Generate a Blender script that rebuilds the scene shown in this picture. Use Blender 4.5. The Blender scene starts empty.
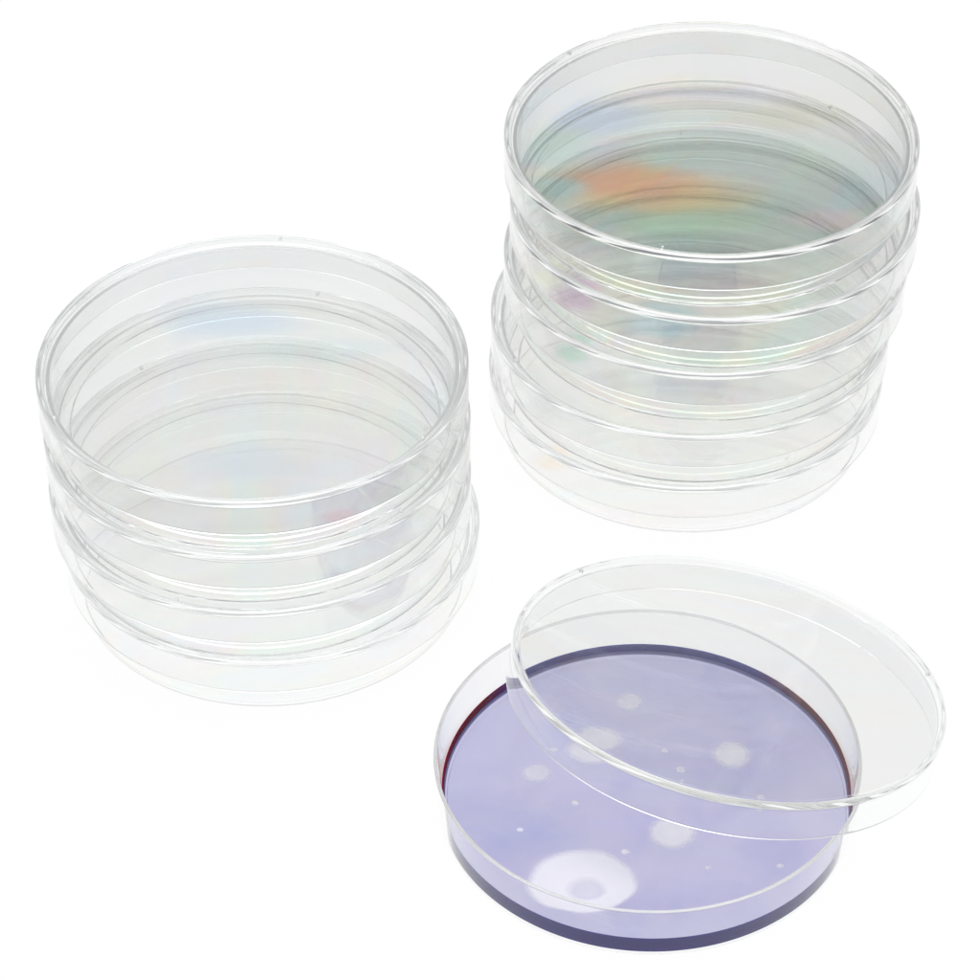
import bpy, bmesh, math, random
from mathutils import Vector, Matrix
random.seed(4)
S = 0.01                      # all sizes below are written in centimetres
PI = math.pi
sc = bpy.context.scene
col = sc.collection

# ------------------------------------------------------------------ helpers
def link(name, me, parent=None, mats=()):
    for m in mats: me.materials.append(m)
    o = bpy.data.objects.new(name, me); col.objects.link(o)
    if parent is not None: o.parent = parent
    return o

def empty(name, loc):
    o = bpy.data.objects.new(name, None); col.objects.link(o)
    o.location = loc; o.empty_display_size = 0.01
    return o

def tag(o, label, cat, group=None):
    o['label'] = label; o['category'] = cat
    if group: o['group'] = group

def rounded(pts, seg=5):
    """closed profile [(r, z, corner radius)] -> list of (r, z) with filleted corners and support points"""
    out = []; n = len(pts)
    for i in range(n):
        p = Vector(pts[i][:2]); rad = pts[i][2]
        a = (Vector(pts[i-1][:2]) - p).normalized(); b = (Vector(pts[(i+1) % n][:2]) - p).normalized()
        if rad <= 0:
            out.append(tuple(p)); continue
        ang = a.angle(b); d = rad / math.tan(ang/2)
        c = p + (a+b).normalized() * (rad / math.sin(ang/2))
        s = p + a*d; e = p + b*d
        out.append(tuple(s + a*min(0.006, rad*.4)))
        v0 = s - c; v1 = e - c; tot = v0.angle(v1)
        cr = v0.x*v1.y - v0.y*v1.x
        for k in range(seg+1):
            t = tot*k/seg*(1 if cr > 0 else -1)
            out.append((c.x + v0.x*math.cos(t) - v0.y*math.sin(t), c.y + v0.x*math.sin(t) + v0.y*math.cos(t)))
        out.append(tuple(e + b*min(0.006, rad*.4)))
    return out

def lathe(name, prof, n=256, wob=None, mat_fn=None):
    """spin an open profile whose first and last point lie on the axis"""
    bm = bmesh.new(); rings = []
    for (r, z) in prof:
        if r < 1e-6: rings.append([bm.verts.new((0, 0, z*S))])
        else:
            ring = []
            for k in range(n):
                t = 2*PI*k/n
                rr = r*(1 + (wob(t, z) if wob else 0))
                ring.append(bm.verts.new((rr*S*math.cos(t), rr*S*math.sin(t), z*S)))
            rings.append(ring)
    for i, (A, B) in enumerate(zip(rings, rings[1:])):
        for k in range(n):
            k2 = (k+1) % n
            if len(A) == 1: f = bm.faces.new((A[0], B[k2], B[k]))
            elif len(B) == 1: f = bm.faces.new((A[k], A[k2], B[0]))
            else: f = bm.faces.new((A[k], A[k2], B[k2], B[k]))
            if mat_fn: f.material_index = mat_fn(i)
    bmesh.ops.recalc_face_normals(bm, faces=bm.faces)
    me = bpy.data.meshes.new(name); bm.to_mesh(me); bm.free()
    for p in me.polygons: p.use_smooth = True
    return me

# ------------------------------------------------------------------ materials
def newmat(name):
    m = bpy.data.materials.new(name); m.use_nodes = True
    nt = m.node_tree; nt.nodes.clear()
    return m, nt, nt.nodes.new, nt.links.new

def ramp(nd, stops, interp='LINEAR'):
    r = nd.color_ramp; r.interpolation = interp
    while len(r.elements) > 1: r.elements.remove(r.elements[0])
    r.elements[0].position = stops[0][0]; r.elements[0].color = (*stops[0][1], 1)
    for p, c in stops[1:]:
        e = r.elements.new(p); e.color = (*c, 1)

def plastic(name, tint, iridescence, seed, bump=.05, painted_sheen=None, disc=(.16, .4), rims=None, ior=1.58):
    """clear polystyrene: dielectric with moulding waviness and pastel stress colours, a reflected sheen painted into the tint"""
    m, nt, N, L = newmat(name)
    # refraction carries the tint, reflection (and total internal reflection) stays colourless
    out = N('ShaderNodeOutputMaterial'); g = N('ShaderNodeBsdfRefraction'); gl = N('ShaderNodeBsdfGlossy')
    g.inputs['IOR'].default_value = ior; g.inputs['Roughness'].default_value = 0.0
    gl.inputs['Roughness'].default_value = 0.0; gl.inputs['Color'].default_value = (1, 1, 1, 1)
    fn = N('ShaderNodeFresnel'); fn.inputs['IOR'].default_value = ior; fx = N('ShaderNodeMixShader')
    L(fn.outputs[0], fx.inputs[0]); L(g.outputs[0], fx.inputs[1]); L(gl.outputs[0], fx.inputs[2])
    tc = N('ShaderNodeTexCoord')
    mp = N('ShaderNodeMapping'); mp.inputs['Location'].default_value = (seed*.37, seed*.11, seed*.05)
    mp.inputs['Scale'].default_value = (14, 42, 30)
    L(tc.outputs['Object'], mp.inputs['Vector'])
    no = N('ShaderNodeTexNoise'); no.inputs['Scale'].default_value = 1.6; no.inputs['Detail'].default_value = 1.5
    no.inputs['Distortion'].default_value = .6
    L(mp.outputs[0], no.inputs['Vector'])
    cr = N('ShaderNodeValToRGB')
    ramp(cr, [(.18, (1, .82, .92)), (.28, (.80, .86, 1)), (.36, (.78, 1, .95)), (.43, (.86, 1, .82)), (.49, (1, .97, .76)),
              (.55, (1, .84, .74)), (.61, (.96, .82, .95)), (.68, (.80, .88, 1)), (.76, (.80, 1, .90)), (.86, (1, .95, .82))])
    L(no.outputs['Fac'], cr.inputs[0])
    # how strong the painted sheen is: stronger in broad patches
    mp2 = N('ShaderNodeMapping'); mp2.inputs['Location'].default_value = (seed*.7+3, seed*.3, 0); mp2.inputs['Scale'].default_value = (20, 30, 20)
    L(tc.outputs['Object'], mp2.inputs['Vector'])
    n2 = N('ShaderNodeTexNoise'); n2.inputs['Scale'].default_value = 1.2; L(mp2.outputs[0], n2.inputs['Vector'])
    mr = N('ShaderNodeMapRange'); mr.inputs['From Min'].default_value = .4; mr.inputs['From Max'].default_value = .65
    mr.inputs['To Min'].default_value = iridescence*.25; mr.inputs['To Max'].default_value = iridescence
    L(n2.outputs['Fac'], mr.inputs['Value'])
    sz = N('ShaderNodeSeparateXYZ'); L(tc.outputs['Object'], sz.inputs[0])
    dk = N('ShaderNodeMapRange'); dk.inputs['From Min'].default_value = disc[0]*S; dk.inputs['From Max'].default_value = disc[1]*S
    dk.inputs['To Min'].default_value = 1; dk.inputs['To Max'].default_value = .12; L(sz.outputs[2], dk.inputs['Value'])
    mk = N('ShaderNodeMath'); mk.operation = 'MULTIPLY'; L(mr.outputs[0], mk.inputs[0]); L(dk.outputs[0], mk.inputs[1])
    mx = N('ShaderNodeMix'); mx.data_type = 'RGBA'
    mx.inputs['A'].default_value = (*tint, 1); L(cr.outputs[0], mx.inputs['B']); L(mk.outputs[0], mx.inputs['Factor'])
    colr = mx.outputs['Result']
    if painted_sheen:  # sheen, glints and dark reflections painted into the refraction colour
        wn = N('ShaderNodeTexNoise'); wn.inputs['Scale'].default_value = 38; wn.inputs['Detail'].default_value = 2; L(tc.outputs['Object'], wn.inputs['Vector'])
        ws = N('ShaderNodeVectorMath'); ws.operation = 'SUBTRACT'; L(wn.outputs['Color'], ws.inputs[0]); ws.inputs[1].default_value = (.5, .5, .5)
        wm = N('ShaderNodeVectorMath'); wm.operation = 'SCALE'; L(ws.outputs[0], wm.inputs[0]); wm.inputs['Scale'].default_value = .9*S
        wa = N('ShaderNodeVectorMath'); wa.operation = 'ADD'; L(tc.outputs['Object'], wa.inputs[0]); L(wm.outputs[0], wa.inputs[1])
        for (cx, cy, rx, ry, ang, c) in painted_sheen:
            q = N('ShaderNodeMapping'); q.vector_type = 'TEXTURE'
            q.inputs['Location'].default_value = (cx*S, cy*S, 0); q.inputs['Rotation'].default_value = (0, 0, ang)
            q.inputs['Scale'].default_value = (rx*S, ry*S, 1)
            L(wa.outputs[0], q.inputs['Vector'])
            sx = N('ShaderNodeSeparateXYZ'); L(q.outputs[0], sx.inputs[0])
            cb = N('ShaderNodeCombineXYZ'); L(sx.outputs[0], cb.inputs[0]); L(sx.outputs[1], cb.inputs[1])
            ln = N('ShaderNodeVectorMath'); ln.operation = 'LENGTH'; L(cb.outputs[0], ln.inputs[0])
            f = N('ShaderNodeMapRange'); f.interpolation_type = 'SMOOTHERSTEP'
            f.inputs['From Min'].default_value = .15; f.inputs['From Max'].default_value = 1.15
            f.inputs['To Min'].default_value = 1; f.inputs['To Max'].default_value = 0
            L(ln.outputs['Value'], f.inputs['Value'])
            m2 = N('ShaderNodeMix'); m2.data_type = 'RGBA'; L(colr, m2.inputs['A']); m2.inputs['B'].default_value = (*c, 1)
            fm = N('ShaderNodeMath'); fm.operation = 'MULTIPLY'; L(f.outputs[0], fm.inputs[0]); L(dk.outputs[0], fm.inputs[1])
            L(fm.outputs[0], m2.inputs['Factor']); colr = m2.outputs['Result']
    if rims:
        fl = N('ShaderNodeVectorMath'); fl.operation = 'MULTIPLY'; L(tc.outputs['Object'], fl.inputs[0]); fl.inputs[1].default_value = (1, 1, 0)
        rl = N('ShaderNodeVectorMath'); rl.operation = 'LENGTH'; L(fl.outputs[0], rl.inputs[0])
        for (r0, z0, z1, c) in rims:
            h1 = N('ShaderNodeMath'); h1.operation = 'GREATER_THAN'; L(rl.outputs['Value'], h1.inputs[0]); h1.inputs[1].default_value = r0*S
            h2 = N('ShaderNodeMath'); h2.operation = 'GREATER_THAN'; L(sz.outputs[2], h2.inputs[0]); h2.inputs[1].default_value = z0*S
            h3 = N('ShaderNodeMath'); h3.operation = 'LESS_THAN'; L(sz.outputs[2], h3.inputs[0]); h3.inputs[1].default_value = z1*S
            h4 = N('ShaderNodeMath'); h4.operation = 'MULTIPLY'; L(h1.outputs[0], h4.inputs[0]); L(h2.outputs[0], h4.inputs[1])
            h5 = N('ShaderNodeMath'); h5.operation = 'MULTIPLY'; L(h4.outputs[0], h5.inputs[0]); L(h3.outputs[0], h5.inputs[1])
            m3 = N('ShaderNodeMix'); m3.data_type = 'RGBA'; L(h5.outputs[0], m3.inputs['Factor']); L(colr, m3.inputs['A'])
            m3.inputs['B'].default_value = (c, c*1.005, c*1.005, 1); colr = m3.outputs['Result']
    L(colr, g.inputs['Color'])
    # moulding waviness: concentric streaks plus a slow wave
    w = N('ShaderNodeTexWave'); w.wave_type = 'RINGS'; w.rings_direction = 'SPHERICAL'; w.wave_profile = 'SIN'
    w.inputs['Scale'].default_value = 60; w.inputs['Distortion'].default_value = 1.5; w.inputs['Detail'].default_value = 2
    w.inputs['Detail Scale'].default_value = 1.5
    L(tc.outputs['Object'], w.inputs['Vector'])
    n3 = N('ShaderNodeTexNoise'); n3.inputs['Scale'].default_value = 90; n3.inputs['Detail'].default_value = 1
    L(tc.outputs['Object'], n3.inputs['Vector'])
    ad = N('ShaderNodeMath'); ad.operation = 'MULTIPLY_ADD'; L(w.outputs['Fac'], ad.inputs[0]); ad.inputs[1].default_value = .25; L(n3.outputs['Fac'], ad.inputs[2])
    bp = N('ShaderNodeBump'); bp.inputs['Strength'].default_value = bump; bp.inputs['Distance'].default_value = .00012
    L(ad.outputs[0], bp.inputs['Height']); L(bp.outputs[0], g.inputs['Normal']); L(bp.outputs[0], gl.inputs['Normal']); L(bp.outputs[0], fn.inputs['Normal'])
    L(fx.outputs[0], out.inputs['Surface'])
    return m

BASE_RIMS = [(4.24, .03, .12, .80), (4.28, 1.345, 2, .92)]      # painted grey edge lines: trapped light at foot, dim reflection at lip
LID_RIMS = [(4.40, .82, 2, .945), (4.50, -.1, .03, .93)]  # bead and skirt edge greyed, a painted dark outline
TINT = (.989, .9902, .9902)
TINT_LEFT = (.9925, .9945, .9950)

PITCH, DIST, FPX = math.radians(40.274), 79.370, 3441.5
cam_loc = Vector((0, -DIST*math.cos(PITCH), DIST*math.sin(PITCH)))

def on_plane(px, py, z):
    """point of the photograph -> point on the horizontal plane at height z"""
    fw = (-cam_loc).normalized(); r = Vector((1, 0, 0)); u = r.cross(fw)
    d = fw + r*((px-490)/FPX) - u*((py-490)/FPX)
    t = (z - cam_loc.z)/d.z
    return cam_loc + d*t

def local_sheen_spots(cx, cy, z, rot, lst):  # painted sheen and glint patches in dish coordinates
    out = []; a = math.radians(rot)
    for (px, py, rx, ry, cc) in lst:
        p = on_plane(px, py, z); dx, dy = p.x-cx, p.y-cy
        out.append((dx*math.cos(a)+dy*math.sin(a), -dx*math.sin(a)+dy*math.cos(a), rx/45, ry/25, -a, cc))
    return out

# ------------------------------------------------------------------ profiles (cm)
DISH_H, DISH_R = 1.39, 4.40
LID_R, LID_H, BEAD = 4.60, 0.92, 0.12
base_prof = rounded([
    (0, .035, 0), (3.95, .035, .015), (3.99, 0, .02), (4.20, 0, .03), (4.30, .06, .04),
    (4.40, DISH_H, .035), (4.32, DISH_H, .03), (4.215, .115, .04), (0, .11, 0)])
lid_prof = rounded([
    (0, LID_H-BEAD-.10, 0), (4.46, LID_H-BEAD-.10, .03), (4.515, 0, .03), (4.60, 0, .03),
    (4.60, LID_H, .05), (4.485, LID_H, .035), (4.445, LID_H-BEAD, .03), (0, LID_H-BEAD, 0)])
LID_SEAT = DISH_H - (LID_H-BEAD-.10) + .004       # lid skirt bottom above the base bottom
TOP_DISC = LID_SEAT + LID_H - BEAD                # top of the lid's flat disc
TOP_BEAD = LID_SEAT + LID_H

def nub_mesh():
    bm = bmesh.new()
    bmesh.ops.create_cube(bm, size=1, matrix=Matrix.Diagonal((.10*S, .06*S, .07*S, 1)))
    bmesh.ops.bevel(bm, geom=bm.edges[:], offset=.015*S, segments=3, profile=.6, affect='EDGES')
    me = bpy.data.meshes.new('vent_nub'); bm.to_mesh(me); bm.free()
    for p in me.polygons: p.use_smooth = True
    return me

open_prof = rounded([
    (0, .02, 0), (4.12, .02, .01), (4.14, 0, .01), (4.20, 0, .02), (4.30, .05, .04),
    (4.40, DISH_H, .035), (4.32, DISH_H, .03), (4.215, .065, .03), (0, .06, 0)])
base_me = lathe('dish_base', base_prof)
lid_me = lathe('lid', lid_prof)
nub_me = nub_mesh()

def add_nubs(parent, az, mat):
    for k in range(3):
        a = math.radians(az + 120*k)
        n = link('vent_nub', nub_me.copy(), parent, [mat])
        r = 4.47*S
        n.location = (r*math.cos(a), r*math.sin(a), (LID_H - .01)*S)
        n.rotation_euler = (0, 0, a)

def closed_dish(loc, rot, label, group, mb, ml, lidoff=(0, 0)):
    t = empty('petri_dish', Vector(loc)*S)
    tag(t, label, 'petri dish', group)
    t.rotation_euler = (0, 0, math.radians(rot))
    b = link('dish_base', base_me.copy(), t, [mb])
    l = link('lid', lid_me.copy(), t, [ml])
    l.location = (lidoff[0]*S, lidoff[1]*S, LID_SEAT*S)
    add_nubs(l, 0, ml)
    return t

# ------------------------------------------------------------------ left stack: four nested dishes
words = ['topmost', 'second from the top', 'third from the top', 'bottom']
X1, Y1 = -5.050, -2.983
offs = [(.21, .02), (.07, -.03), (0, .02), (0, 0)]        # bottom .. top
for i in range(4):
    lab = ['clear empty petri dish at the bottom of the left stack, standing on the white table',
           'clear empty petri dish second from the bottom of the left stack of four',
           'clear empty petri dish second from the top of the left stack',
           'clear empty petri dish on top of the left stack, seen straight through its lid'][i]
    lsp = {3: [(235, 322, 90, 22, (.90, .95, 1.0)), (330, 350, 90, 16, (.94, .97, .97)), (335, 513, 22, 12, (1.0, .89, .91))],  # painted blue sheen and pink glint
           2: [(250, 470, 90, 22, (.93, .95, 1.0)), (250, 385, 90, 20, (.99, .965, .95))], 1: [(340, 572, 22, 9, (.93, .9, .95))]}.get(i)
    if lsp: lsp = local_sheen_spots(X1+offs[i][0], Y1+offs[i][1], i*(TOP_DISC+.003)+.1, [40, 10, 75, 85][i], lsp)
    mb = plastic('clear_plastic_left_base_%d' % i, TINT_LEFT, .10, 11+i, rims=BASE_RIMS, painted_sheen=lsp)
    ml = plastic('clear_plastic_left_lid_%d' % i, TINT_LEFT, .10, 31+i, rims=LID_RIMS)
    closed_dish((X1+offs[i][0], Y1+offs[i][1], i*(TOP_DISC+.003)), [40, 10, 75, 85][i], lab,
                'closed petri dishes in the left stack', mb, ml, [(.04, .03), (-.03, .02), (.02, -.03), (0, 0)][i])

# ------------------------------------------------------------------ right stack: five dishes, each a little off its neighbour
X2, Y2 = 4.904, 2.667
offs = [(-.36, .06), (-.26, -.10), (-.02, .08), (.12, -.09), (0, .02)]
ROT2 = [20, -35, 95, 50, 13.7]
sheen_spots = {  # painted rainbow reflection and darker reflection patches
    4: local_sheen_spots(X2+offs[4][0], Y2+offs[4][1], 4*TOP_BEAD+.1, ROT2[4], [(740, 205, 250, 85, (.83, .885, .875)), (790, 205, 160, 66, (.86, .915, .905)), (750, 160, 150, 36, (.90, .955, .92)), (590, 122, 90, 30, (.88, .93, 1.0)),
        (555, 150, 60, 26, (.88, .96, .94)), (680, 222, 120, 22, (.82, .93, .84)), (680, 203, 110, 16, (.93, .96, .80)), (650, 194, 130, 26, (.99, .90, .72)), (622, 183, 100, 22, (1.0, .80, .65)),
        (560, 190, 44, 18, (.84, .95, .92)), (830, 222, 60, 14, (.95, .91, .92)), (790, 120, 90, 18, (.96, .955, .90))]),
    3: local_sheen_spots(X2+offs[3][0], Y2+offs[3][1], 3*TOP_BEAD+.1, ROT2[3], [(578, 290, 34, 18, (.96, .84, .95)), (660, 318, 50, 18, (.82, .94, .98)), (552, 270, 24, 12, (.98, .97, .86))]),
    2: local_sheen_spots(X2+offs[2][0], Y2+offs[2][1], 2*TOP_BEAD+.1, ROT2[2], [(578, 345, 26, 12, (.80, .93, .87))]), 0: local_sheen_spots(X2+offs[0][0], Y2+offs[0][1], .1, ROT2[0], [(552, 455, 22, 12, (1.0, .95, .88))]),
}
for i in range(5):
    lab = ['clear empty petri dish at the bottom of the right stack, standing on the white table',
           'clear empty petri dish second from the bottom of the right stack',
           'clear empty petri dish in the middle of the right stack of five',
           'clear empty petri dish second from the top of the right stack',
           'clear empty petri dish on top of the right stack, rainbow sheen inside'][i]
    mb = plastic('clear_plastic_right_base_%d' % i, TINT, [.08, .10, .14, .22, .30][i], 51+i, painted_sheen=sheen_spots.get(i), rims=BASE_RIMS)
    ml = plastic('clear_plastic_right_lid_%d' % i, TINT, [.06, .08, .1, .12, .12][i], 71+i, rims=LID_RIMS)
    closed_dish((X2+offs[i][0], Y2+offs[i][1], i*(TOP_BEAD+.003)), ROT2[i], lab,
                'closed petri dishes in the right stack', mb, ml, [(.04, .03), (-.05, .02), (.04, -.03), (.05, .02), (0, 0)][i])

# ------------------------------------------------------------------ open dish with purple medium
X3, Y3 = 3.232, -10.059
open_mat = plastic('clear_plastic_open_base', TINT, .06, 91, bump=.06, rims=[(4.28, 1.345, 2, .80)], ior=1.38)  # lip greyed: painted dark outline of the rim
od = link('open_petri_dish', lathe('open_petri_dish', open_prof), None, [open_mat])
od.location = (X3*S, Y3*S, 0)
tag(od, 'open clear petri dish on the white table holding purple medium', 'petri dish')

mm, nt, N, L = newmat('purple_medium')
out = N('ShaderNodeOutputMaterial'); g = N('ShaderNodeBsdfGlass'); g.inputs['IOR'].default_value = 1.33; g.inputs['Roughness'].default_value = 0
va = N('ShaderNodeVolumeAbsorption'); va.inputs['Color'].default_value = (.13, .10, .60, 1); va.inputs['Density'].default_value = 122
tc = N('ShaderNodeTexCoord')
n0 = N('ShaderNodeTexNoise'); n0.inputs['Scale'].default_value = 45; n0.inputs['Detail'].default_value = 4; n0.inputs['Distortion'].default_value = 1; L(tc.outputs['Object'], n0.inputs['Vector'])
c0 = N('ShaderNodeValToRGB'); ramp(c0, [(.3, (.90, .905, .975)), (.5, (.97, .97, .99)), (.68, (1, 1, 1))]); L(n0.outputs['Fac'], c0.inputs[0]); L(c0.outputs[0], g.inputs['Color'])
n1 = N('ShaderNodeTexNoise'); n1.inputs['Scale'].default_value = 120; n1.inputs['Detail'].default_value = 3
L(tc.outputs['Object'], n1.inputs['Vector']); bp = N('ShaderNodeBump'); bp.inputs['Strength'].default_value = .2; bp.inputs['Distance'].default_value = .0001
L(n1.outputs['Fac'], bp.inputs['Height']); L(bp.outputs[0], g.inputs['Normal'])
L(g.outputs[0], out.inputs['Surface']); L(va.outputs[0], out.inputs['Volume'])

ms, nt, N, L = newmat('purple_medium_edge')  # dark refraction band, maroon sides and lighter back painted into the colour
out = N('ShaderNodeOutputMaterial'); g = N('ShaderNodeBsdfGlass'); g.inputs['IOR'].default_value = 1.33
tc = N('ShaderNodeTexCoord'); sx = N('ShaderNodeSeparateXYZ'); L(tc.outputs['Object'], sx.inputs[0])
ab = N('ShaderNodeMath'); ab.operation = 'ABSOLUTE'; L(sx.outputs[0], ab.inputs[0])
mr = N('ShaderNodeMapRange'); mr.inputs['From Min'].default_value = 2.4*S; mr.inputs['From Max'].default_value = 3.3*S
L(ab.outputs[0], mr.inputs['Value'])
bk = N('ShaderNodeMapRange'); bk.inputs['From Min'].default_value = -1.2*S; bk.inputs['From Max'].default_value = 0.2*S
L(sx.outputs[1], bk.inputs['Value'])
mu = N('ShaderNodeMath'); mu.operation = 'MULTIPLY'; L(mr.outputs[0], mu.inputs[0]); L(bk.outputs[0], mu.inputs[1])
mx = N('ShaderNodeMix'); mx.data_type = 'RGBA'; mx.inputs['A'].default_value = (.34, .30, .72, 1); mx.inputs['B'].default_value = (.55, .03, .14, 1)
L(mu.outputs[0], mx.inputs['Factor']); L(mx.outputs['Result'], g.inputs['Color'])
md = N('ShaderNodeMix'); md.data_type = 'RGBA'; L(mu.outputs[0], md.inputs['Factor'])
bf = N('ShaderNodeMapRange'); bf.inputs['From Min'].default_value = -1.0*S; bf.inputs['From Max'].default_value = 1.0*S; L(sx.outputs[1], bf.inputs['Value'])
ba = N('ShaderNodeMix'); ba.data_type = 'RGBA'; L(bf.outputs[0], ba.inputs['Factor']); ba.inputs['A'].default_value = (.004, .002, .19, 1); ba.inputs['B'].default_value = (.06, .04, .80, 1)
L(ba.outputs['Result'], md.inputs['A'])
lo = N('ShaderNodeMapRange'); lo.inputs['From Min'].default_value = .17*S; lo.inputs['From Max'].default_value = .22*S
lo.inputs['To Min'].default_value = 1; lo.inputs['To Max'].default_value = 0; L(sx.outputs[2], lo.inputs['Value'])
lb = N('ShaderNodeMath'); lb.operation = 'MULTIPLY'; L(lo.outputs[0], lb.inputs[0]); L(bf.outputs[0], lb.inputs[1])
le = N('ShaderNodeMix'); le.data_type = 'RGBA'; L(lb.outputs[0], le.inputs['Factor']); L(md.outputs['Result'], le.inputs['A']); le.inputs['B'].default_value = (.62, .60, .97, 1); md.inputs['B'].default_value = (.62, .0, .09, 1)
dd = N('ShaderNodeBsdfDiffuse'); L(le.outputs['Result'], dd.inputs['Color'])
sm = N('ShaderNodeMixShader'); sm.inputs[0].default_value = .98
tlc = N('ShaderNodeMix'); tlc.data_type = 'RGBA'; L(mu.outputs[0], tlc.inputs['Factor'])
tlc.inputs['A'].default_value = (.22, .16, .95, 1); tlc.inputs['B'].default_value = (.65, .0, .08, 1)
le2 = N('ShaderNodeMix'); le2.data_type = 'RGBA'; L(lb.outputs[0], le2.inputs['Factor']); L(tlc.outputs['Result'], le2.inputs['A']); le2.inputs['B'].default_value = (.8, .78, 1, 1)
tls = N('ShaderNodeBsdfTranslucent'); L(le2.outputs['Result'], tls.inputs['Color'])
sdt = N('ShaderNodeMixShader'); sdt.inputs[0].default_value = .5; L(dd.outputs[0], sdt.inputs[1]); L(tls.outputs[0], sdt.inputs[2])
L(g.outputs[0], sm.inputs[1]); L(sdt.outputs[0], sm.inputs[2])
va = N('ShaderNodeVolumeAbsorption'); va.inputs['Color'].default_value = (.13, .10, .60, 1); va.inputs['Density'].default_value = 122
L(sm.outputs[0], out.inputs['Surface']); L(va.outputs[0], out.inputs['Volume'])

MED_Z0, MED_Z1 = .068, .48
mp_ = [(0, MED_Z0), (4.14, MED_Z0), (4.185, MED_Z0+.006), (4.203, MED_Z0+.03), (4.211, MED_Z0+.07), (4.232, MED_Z1+.02),
       (4.215, MED_Z1+.012), (4.18, MED_Z1+.004), (4.10, MED_Z1), (4.0, MED_Z1), (0, MED_Z1)]
med = link('purple_medium', lathe('purple_medium', mp_, mat_fn=lambda i: 1 if 2 <= i <= 5 else 0), None, [mm, ms])
med.location = (X3*S, Y3*S, 0)
tag(med, 'translucent purple culture medium filling the bottom of the open dish', 'culture medium')

# colonies: thin irregular pale lenses on the medium, one of them a painted lid reflection
def colony_mat(name, strength, ring):
    m, nt, N, L = newmat(name)
    out = N('ShaderNodeOutputMaterial'); tr = N('ShaderNodeBsdfTransparent'); tl = N('ShaderNodeBsdfTranslucent'); df = N('ShaderNodeBsdfDiffuse')
    tl.inputs['Color'].default_value = (.96, .95, 1, 1); df.inputs['Color'].default_value = (.95, .94, 1, 1)
    m1 = N('ShaderNodeMixShader'); m1.inputs[0].default_value = .92; L(tl.outputs[0], m1.inputs[1]); L(df.outputs[0], m1.inputs[2])
    tc = N('ShaderNodeTexCoord')
    n1 = N('ShaderNodeTexNoise'); n1.inputs['Scale'].default_value = 260; n1.inputs['Detail'].default_value = 3; L(tc.outputs['Object'], n1.inputs['Vector'])
    uv = N('ShaderNodeAttribute'); uv.attribute_name = 'edge'
    a = N('ShaderNodeMath'); a.operation = 'MULTIPLY_ADD'; a.inputs[1].default_value = .08; L(n1.outputs['Fac'], a.inputs[0]); L(uv.outputs['Fac'], a.inputs[2])
    cr = N('ShaderNodeValToRGB')
    s = strength
    if ring: ramp(cr, [(.10, (s*.62,)*3), (.28, (s*.55,)*3), (.42, (s*.95,)*3), (.9, (s*.88,)*3), (1.0, (s,)*3)])
    else: ramp(cr, [(0, (s,)*3), (.6, (s*.9,)*3), (1.0, (s*.6,)*3)])
    L(a.outputs[0], cr.inputs[0])
    fade = N('ShaderNodeMapRange'); fade.interpolation_type = 'SMOOTHSTEP'
    fade.inputs['From Min'].default_value = .82 if ring else .55; fade.inputs['From Max'].default_value = 1
    fade.inputs['To Min'].default_value = 1; fade.inputs['To Max'].default_value = 0; L(uv.outputs['Fac'], fade.inputs['Value'])
    mu = N('ShaderNodeMath'); mu.operation = 'MULTIPLY'; L(cr.outputs[0], mu.inputs[0]); L(fade.outputs[0], mu.inputs[1])
    ms_ = N('ShaderNodeMixShader'); L(mu.outputs[0], ms_.inputs[0]); L(tr.outputs[0], ms_.inputs[1]); L(m1.outputs[0], ms_.inputs[2])
    L(ms_.outputs[0], out.inputs['Surface'])
    return m

def colony(x, y, rx, ry, mat, off=(0, 0), sd=0, label=None):
    rn = random.Random(sd); ph = [rn.uniform(0, 6.28) for _ in range(4)]
    bm = bmesh.new(); K, M = 14, 72
    lay = bm.verts.layers.float.new('edge')
    c = bm.verts.new((off[0]*rx*S, off[1]*ry*S, .012*S)); c[lay] = 0; prev = None
    for j in range(1, K+1):
        q = j/K; ring = []
        for k in range(M):
            t = 2*PI*k/M
            w = 1 + .04*math.sin(2*t+ph[0]) + .025*math.sin(3*t+ph[1]) + .012*math.sin(5*t+ph[2]) + .008*math.sin(9*t+ph[3])
            ox, oy = off[0]*(1-q), off[1]*(1-q)
            v = bm.verts.new(((q*w*math.cos(t)+ox)*rx*S, (q*w*math.sin(t)+oy)*ry*S, (.012*(1-q*q)+.001)*S)); v[lay] = q
            ring.append(v)
        for k in range(M):
            k2 = (k+1) % M
            bm.faces.new((c, ring[k], ring[k2]) if prev is None else (prev[k], ring[k], ring[k2], prev[k2]))
        prev = ring
    me = bpy.data.meshes.new('colony'); bm.to_mesh(me); bm.free()
    for p in me.polygons: p.use_smooth = True
    o = link('colony', me, med, [mat]); o.location = (x*S, y*S, (MED_Z1+.003)*S)  # one of these is the painted lid reflection
    if label: o['label'] = label
    return o
c_ring = colony_mat('pale_colony_ringed', .80, True)
c_soft = colony_mat('pale_colony_and_reflection', .85, False)
c_faint = colony_mat('pale_colony_faint', .62, False)
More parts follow.
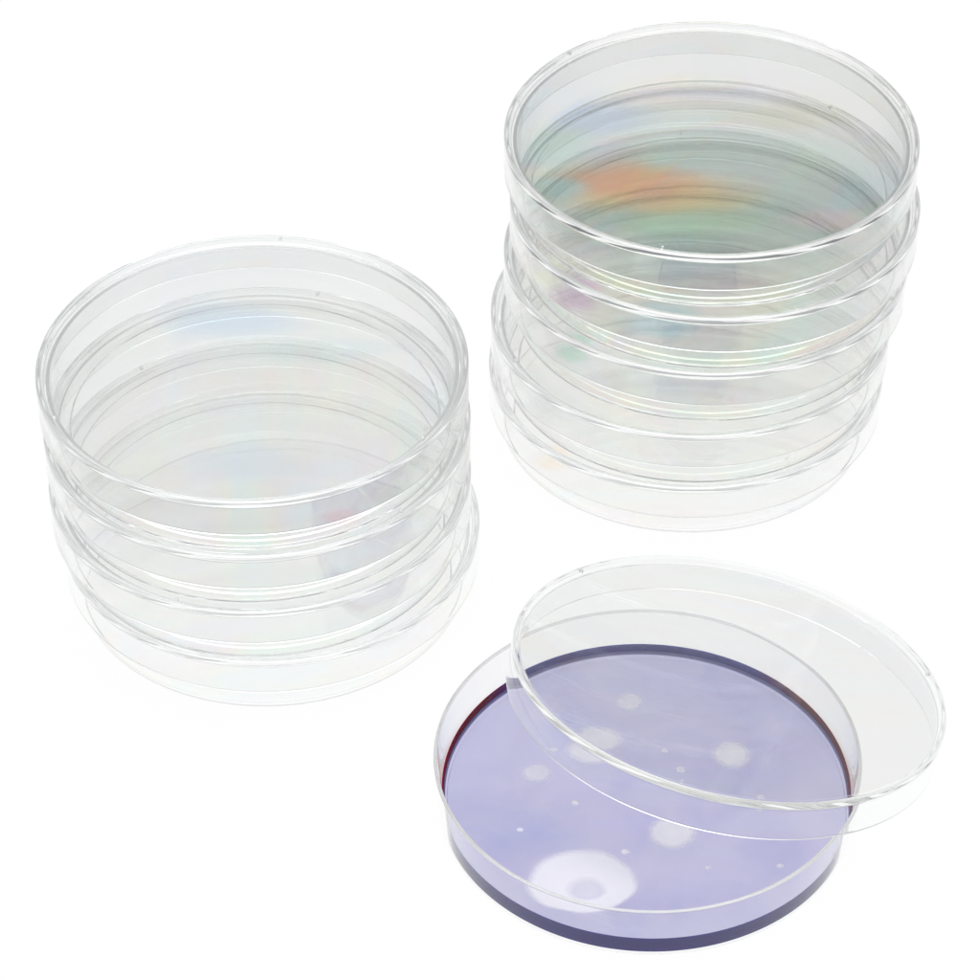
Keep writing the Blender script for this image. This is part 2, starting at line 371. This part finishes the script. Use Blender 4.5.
COL = [(582, 880, 1.13, .95, c_ring, (.12, -.42), 'large pale ringed colony near the front of the medium'),
       (672, 833, .58, .56, c_soft, (0, 0), None), (731, 757, .50, .46, c_soft, (0, 0), None), (629, 704, .36, .32, c_faint, (0, 0), None),
       (597, 742, .62, .50, c_soft, (0, 0), None), (537, 773, .36, .34, c_faint, (0, 0), None), (575, 803, .10, .09, c_soft, (0, 0), None),  # first entry is the lid's reflection, painted as a pale patch
       (625, 852, .11, .09, c_soft, (0, 0), None), (780, 866, .10, .08, c_soft, (0, 0), None), (680, 772, .14, .12, c_faint, (0, 0), None),
       (664, 753, .10, .09, c_faint, (0, 0), None), (560, 742, .12, .1, c_faint, (0, 0), None), (708, 868, .08, .07, c_faint, (0, 0), None), (520, 830, .09, .08, c_faint, (0, 0), None), (760, 800, .12, .1, c_faint, (0, 0), None)]

# ------------------------------------------------------------------ camera (solved from the ellipses of the rims)
cd = bpy.data.cameras.new('camera'); cam = bpy.data.objects.new('camera', cd); col.objects.link(cam)
cam.location = cam_loc*S; cam.rotation_euler = (PI/2 - PITCH, 0, 0)
cd.sensor_width = 36; cd.lens = 36*FPX/980; cd.clip_start = .05; cd.clip_end = 50
sc.camera = cam

for i, (px, py, rx, ry, m, off, lb) in enumerate(COL):
    p = on_plane(px, py, MED_Z1); x, y = p.x-X3, p.y-Y3; colony(x, y, rx, ry, m, off, i+3, lb)

# ------------------------------------------------------------------ lid leaning on the open dish
nrm = Vector((.16813, .17680, .96978)).normalized()
lid_mat = plastic('clear_plastic_loose_lid', (.958, .961, .961), .05, 95, bump=.06, disc=(.7, .6), ior=1.5, rims=[(4.4, .82, 2, .99), (4.4, -1, .70, .985)])
ll = link('dish_cover', lid_me.copy(), None, [lid_mat])
e1 = Vector((0, 1, 0)).cross(nrm).normalized(); e2 = nrm.cross(e1)
R = Matrix((e1, e2, nrm)).transposed().to_4x4()
top = Vector((5.014, -8.267, 1.924 + .10))
ll.matrix_world = Matrix.Translation((top - nrm*LID_H)*S) @ R
tag(ll, 'loose clear lid leaning on the rim of the open dish of purple medium', 'lid')
add_nubs(ll, 12, lid_mat)

# ------------------------------------------------------------------ table: white, glow added to keep the ground bright and shadowless
tm, nt, N, L = newmat('white_table_glow')
out = N('ShaderNodeOutputMaterial'); em = N('ShaderNodeEmission'); df = N('ShaderNodeBsdfDiffuse'); ad = N('ShaderNodeAddShader')
tc = N('ShaderNodeTexCoord'); n1 = N('ShaderNodeTexNoise'); n1.inputs['Scale'].default_value = 3; L(tc.outputs['Object'], n1.inputs['Vector'])
mr = N('ShaderNodeMapRange'); mr.inputs['To Min'].default_value = .975; mr.inputs['To Max'].default_value = .995; L(n1.outputs['Fac'], mr.inputs['Value'])
em.inputs['Color'].default_value = (1, 1, 1, 1); L(mr.outputs[0], em.inputs['Strength'])
df.inputs['Color'].default_value = (.02, .02, .02, 1)
L(em.outputs[0], ad.inputs[0]); L(df.outputs[0], ad.inputs[1]); L(ad.outputs[0], out.inputs['Surface'])
bm = bmesh.new(); bmesh.ops.create_grid(bm, x_segments=8, y_segments=8, size=1.6)
me = bpy.data.meshes.new('table_surface'); bm.to_mesh(me); bm.free()
tb = link('table_surface', me, None, [tm]); tb.location = (0, .3, 0); tb['kind'] = 'structure'

# ------------------------------------------------------------------ studio light
w = bpy.data.worlds.new('World'); sc.world = w; w.use_nodes = True
nt = w.node_tree; N = nt.nodes.new; L = nt.links.new
bg = nt.nodes['Background']
tc = N('ShaderNodeTexCoord'); sx = N('ShaderNodeSeparateXYZ'); L(tc.outputs['Generated'], sx.inputs[0])
cr = N('ShaderNodeValToRGB'); L(sx.outputs['Z'], cr.inputs[0])
ramp(cr, [(0, (.5,)*3), (.30, (.52,)*3), (.42, (.66,)*3), (.53, (.14, .155, .155)), (.585, (.15, .165, .165)), (.62, (.66, .67, .67)), (.69, (.84, .85, .85)), (.80, (.95,)*3), (.88, (3.2,)*3), (1, (3.6,)*3)])
fr = N('ShaderNodeMapRange'); fr.inputs['From Min'].default_value = -.6; fr.inputs['From Max'].default_value = .3
fr.inputs['To Min'].default_value = 1; fr.inputs['To Max'].default_value = 0; L(sx.outputs['Y'], fr.inputs['Value'])
mx = N('ShaderNodeMix'); mx.data_type = 'RGBA'; L(fr.outputs[0], mx.inputs['Factor']); L(cr.outputs[0], mx.inputs['A']); mx.inputs['B'].default_value = (.65, .65, .65, 1)
L(mx.outputs['Result'], bg.inputs['Color']); bg.inputs['Strength'].default_value = 1.0

def area(name, loc, target, size, power):
    ld = bpy.data.lights.new(name, 'AREA'); ld.shape = 'RECTANGLE'; ld.size, ld.size_y = size; ld.energy = power
    o = bpy.data.objects.new(name, ld); col.objects.link(o); o.location = loc
    o.rotation_euler = (Vector(target)-Vector(loc)).to_track_quat('-Z', 'Y').to_euler()
#area('softbox_key', (-.9, -.5, 1.2), (0, 0, 0), (.5, .35), 6)
#area('softbox_fill', (1.1, .2, .9), (0, 0, 0), (.4, .4), 4)

# ------------------------------------------------------------------ render
sc.render.engine = 'CYCLES'
c = sc.cycles
c.max_bounces = 240; c.transmission_bounces = 240; c.glossy_bounces = 240; c.diffuse_bounces = 3; c.transparent_max_bounces = 32
c.use_denoising = True; c.sample_clamp_indirect = 6; c.caustics_reflective = True; c.caustics_refractive = True
sc.view_settings.view_transform = 'Standard'; sc.view_settings.look = 'None'; sc.view_settings.exposure = 0
